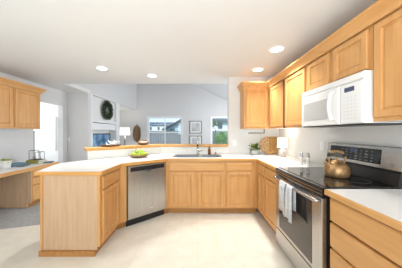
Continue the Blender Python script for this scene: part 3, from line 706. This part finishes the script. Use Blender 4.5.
pt = bpy.data.lights.new('floor_lamp_light', 'POINT'); pt.energy = 12; pt.color = (1, .9, .78); pt.shadow_soft_size = .06
q = bpy.data.objects.new('floor_lamp_light', pt); C.objects.link(q); q.parent = fl2; q.location = (0, 0, 1.4)
la = thing('leaf_wall_art', 'tall brown carved leaf hanging on the wall left of the window', 'wall art', (-3.02, 8.56, 1.28))
bm = bmesh.new(); L = []
for i in range(13):
    v = -1+2*i/12; hw = .19*math.sqrt(max(0, 1-abs(v)**2.2))+.006; z = v*.43
    L.append([(hw*math.cos(t_), -.05*math.sin(t_)*math.sqrt(max(.01, 1-v*v)) , z) for t_ in [math.pi*j/8 for j in range(9)]])
rings(bm, L, closed=False, smooth=True); obj('back', bm, 'drift', la)
bm = bmesh.new()
for i in range(11):
    for s in (-1, 1):
        z = -.36+.068*i; hw = .17*math.sqrt(max(0, 1-abs(z/.43)**2.2))
        for f in (.2, .75): leaf(bm, Vector((s*hw*f*.7, -.055, z)), Vector((s*.7, -.35, .8)), .075, .035, 0, Vector((0, -1, 0)))
obj('segments', bm, 'bowl', la)
obj('spine', TU([(0, -.055, -.40), (0, -.06, 0), (0, -.045, .42), (0, -.02, .50)], .010, 8), 'wickd', la)
def picture(x, z, label):
    r_ = thing('framed_picture', label, 'picture', (x, 8.598, z), 0, 'pair of framed pictures'); a = .305; b_ = .31
    bm = bmesh.new(); f = .028
    for q in ((-a, -a+f, -b_, b_), (a-f, a, -b_, b_), (-a+f, a-f, -b_, -b_+f), (-a+f, a-f, b_-f, b_)): box(bm, q[0], q[1], -.03, -.001, q[2], q[3])
    obj('frame', bm, 'black', r_); obj('mat_board', BX(-a+f, a-f, -.012, -.004, -b_+f, b_-f), 'paper', r_)
    obj('drawing', BX(-a+.11, a-.11, -.014, -.0122, -b_+.11, b_-.11), 'art', r_)
picture(-.09, 1.60, 'upper of two black framed pictures on the far wall above the faucet')
picture(-.09, .86, 'lower of two black framed pictures on the far wall behind the faucet')

# ---------------------------------------------------------------- recessed ceiling lights
for x, y, lab in ((-1.64, 2.95, 'recessed ceiling light at left, nearest the desk cabinets'), (-.88, 3.33, 'recessed ceiling light second from left, near the opening'),
                  (1.05, 2.28, 'recessed ceiling light closest to the microwave'), (1.06, 3.02, 'recessed ceiling light in front of the corner wall cabinet')):
    r_ = thing('ceiling_light', lab, 'light', (x, y, 2.44), 0, 'recessed ceiling lights')
    bm = bmesh.new(); rings(bm, [[(r0*math.cos(2*math.pi*i/32), r0*math.sin(2*math.pi*i/32), z) for i in range(32)] for r0, z in ((.098, -.0005), (.098, -.006), (.080, -.010), (.074, -.0005), (.098, -.0005))], cap=False)
    obj('trim_ring', bm, 'trimw', r_)
    obj('lens', LA([(.073, -.001), (.073, -.006), (.05, -.009)], n=28), 'lens', r_)
    q = area('can_lamp', (0, 0, -.02), (0, 0, 0), .13, .13, 11, (1, .98, .95), 'DISK', 100); q.parent = r_

# ---------------------------------------------------------------- outside
struct('ground', PR([(-40, 8.72), (40, 8.72), (40, 60), (-40, 60)], -.25, -.2), 'grass')
struct('ground_side', PR([(-20, 5.05), (-4.03, 5.05), (-4.03, 8.72), (-20, 8.72)], -.25, -.2), 'grass')
fe = thing('fence', 'grey board fence in the yard beyond the far windows', 'fence', (0, 15, -.2))
bm = bmesh.new(); x = -7.5
while x < 6: box(bm, x, x+.135, -.012, .012, .0, 1.67); x += .15
obj('boards', bm, 'fence', fe)
bm = bmesh.new()
for z in (.35, 1.3): box(bm, -7.5, 6, .013, .06, z, z+.09)
obj('rail', bm, 'fence', fe)
hs = thing('house', 'white neighbouring house with flat dark roof line beyond the fence', 'house', (-6.6, 22, -.2))
obj('walls', BX(0, 4.0, 0, 5, 0, 2.55), 'hwall', hs)
bm = bmesh.new(); rings(bm, [[(x_, -.08, 2.5), (x_, 2.5, 3.0), (x_, 5.4, 2.5), (x_, 5.4, 2.4), (x_, -.08, 2.4)] for x_ in (-.4, 4.3)]); obj('roof', bm, 'roof', hs)
for x_ in (.5, 1.5, 2.7): obj('window', BX(x_, x_+.25, -.03, -.002, 1.85, 2.25), 'hglass', hs)
h2 = thing('house', 'pale blue neighbouring house with a steep dark roof edge seen at right of the window', 'house', (-3.0, 16.4, -.2))
bm = bmesh.new(); rings(bm, [[(0, y_, 0), (3.2, y_, 0), (3.2, y_, 3.55), (0, y_, 1.85)] for y_ in (0, 4.5)]); obj('walls', bm, 'hwallb', h2)
bm = bmesh.new(); rings(bm, [[(-.35, y_, 1.72), (3.3, y_, 3.66), (3.3, y_, 3.80), (-.35, y_, 1.86)] for y_ in (-.35, 4.8)]); obj('roof', bm, 'roof', h2)
obj('window', BX(.35, .85, -.03, -.002, 1.3, 1.85), 'hglass', h2)
h3 = thing('house', 'white house wall filling the view outside the right far window', 'house', (1.9, 23.5, -.2))
obj('walls', BX(0, 5, 0, 4, 0, 3.2), 'hwall', h3)
bm = bmesh.new(); rings(bm, [[(x_, -.4, 3.15), (x_, 2, 4.6), (x_, 4.4, 3.15), (x_, 4.4, 3.05), (x_, -.4, 3.05)] for x_ in (-.3, 5.3)]); obj('roof', bm, 'roof', h3)
obj('window', BX(.9, 1.5, -.03, -.002, 1.9, 2.9), 'hglass', h3)
def tree(loc, label, rad, h, n_, mm='leafb', trunk=1.2):
    r_ = thing('tree', label, 'tree', loc)
    obj('trunk', TU([(0, 0, 0), (.03, 0, trunk*.5), (0, .03, trunk), (.05, 0, h*.8)], [.06, .05, .04, .02], 8), 'bark', r_)
    bm = bmesh.new()
    for i in range(n_):
        a = random.uniform(0, 6.28); e = math.asin(random.uniform(-1, 1)); q = rad*random.uniform(.3, 1)
        p = Vector((q*math.cos(a)*math.cos(e), q*math.sin(a)*math.cos(e), h+q*.95*math.sin(e)))
        leaf(bm, p, Vector((math.cos(a), math.sin(a), random.uniform(-.8, .6))), random.uniform(.12, .2), .09)
    obj('crown', bm, mm, r_)
tree((1.85, 13.1, -.2), 'bright green leafy tree outside the right far window', .62, 1.1, 700, trunk=.6)
tree((1.45, 13.9, -.2), 'taller darker tree outside the right far window behind the bright one', .45, 2.3, 150, 'leaf', 1.6)
tree((-4.35, 6.1, -.2), 'green tree outside the small nook window', .55, 1.9, 500, trunk=1.0)
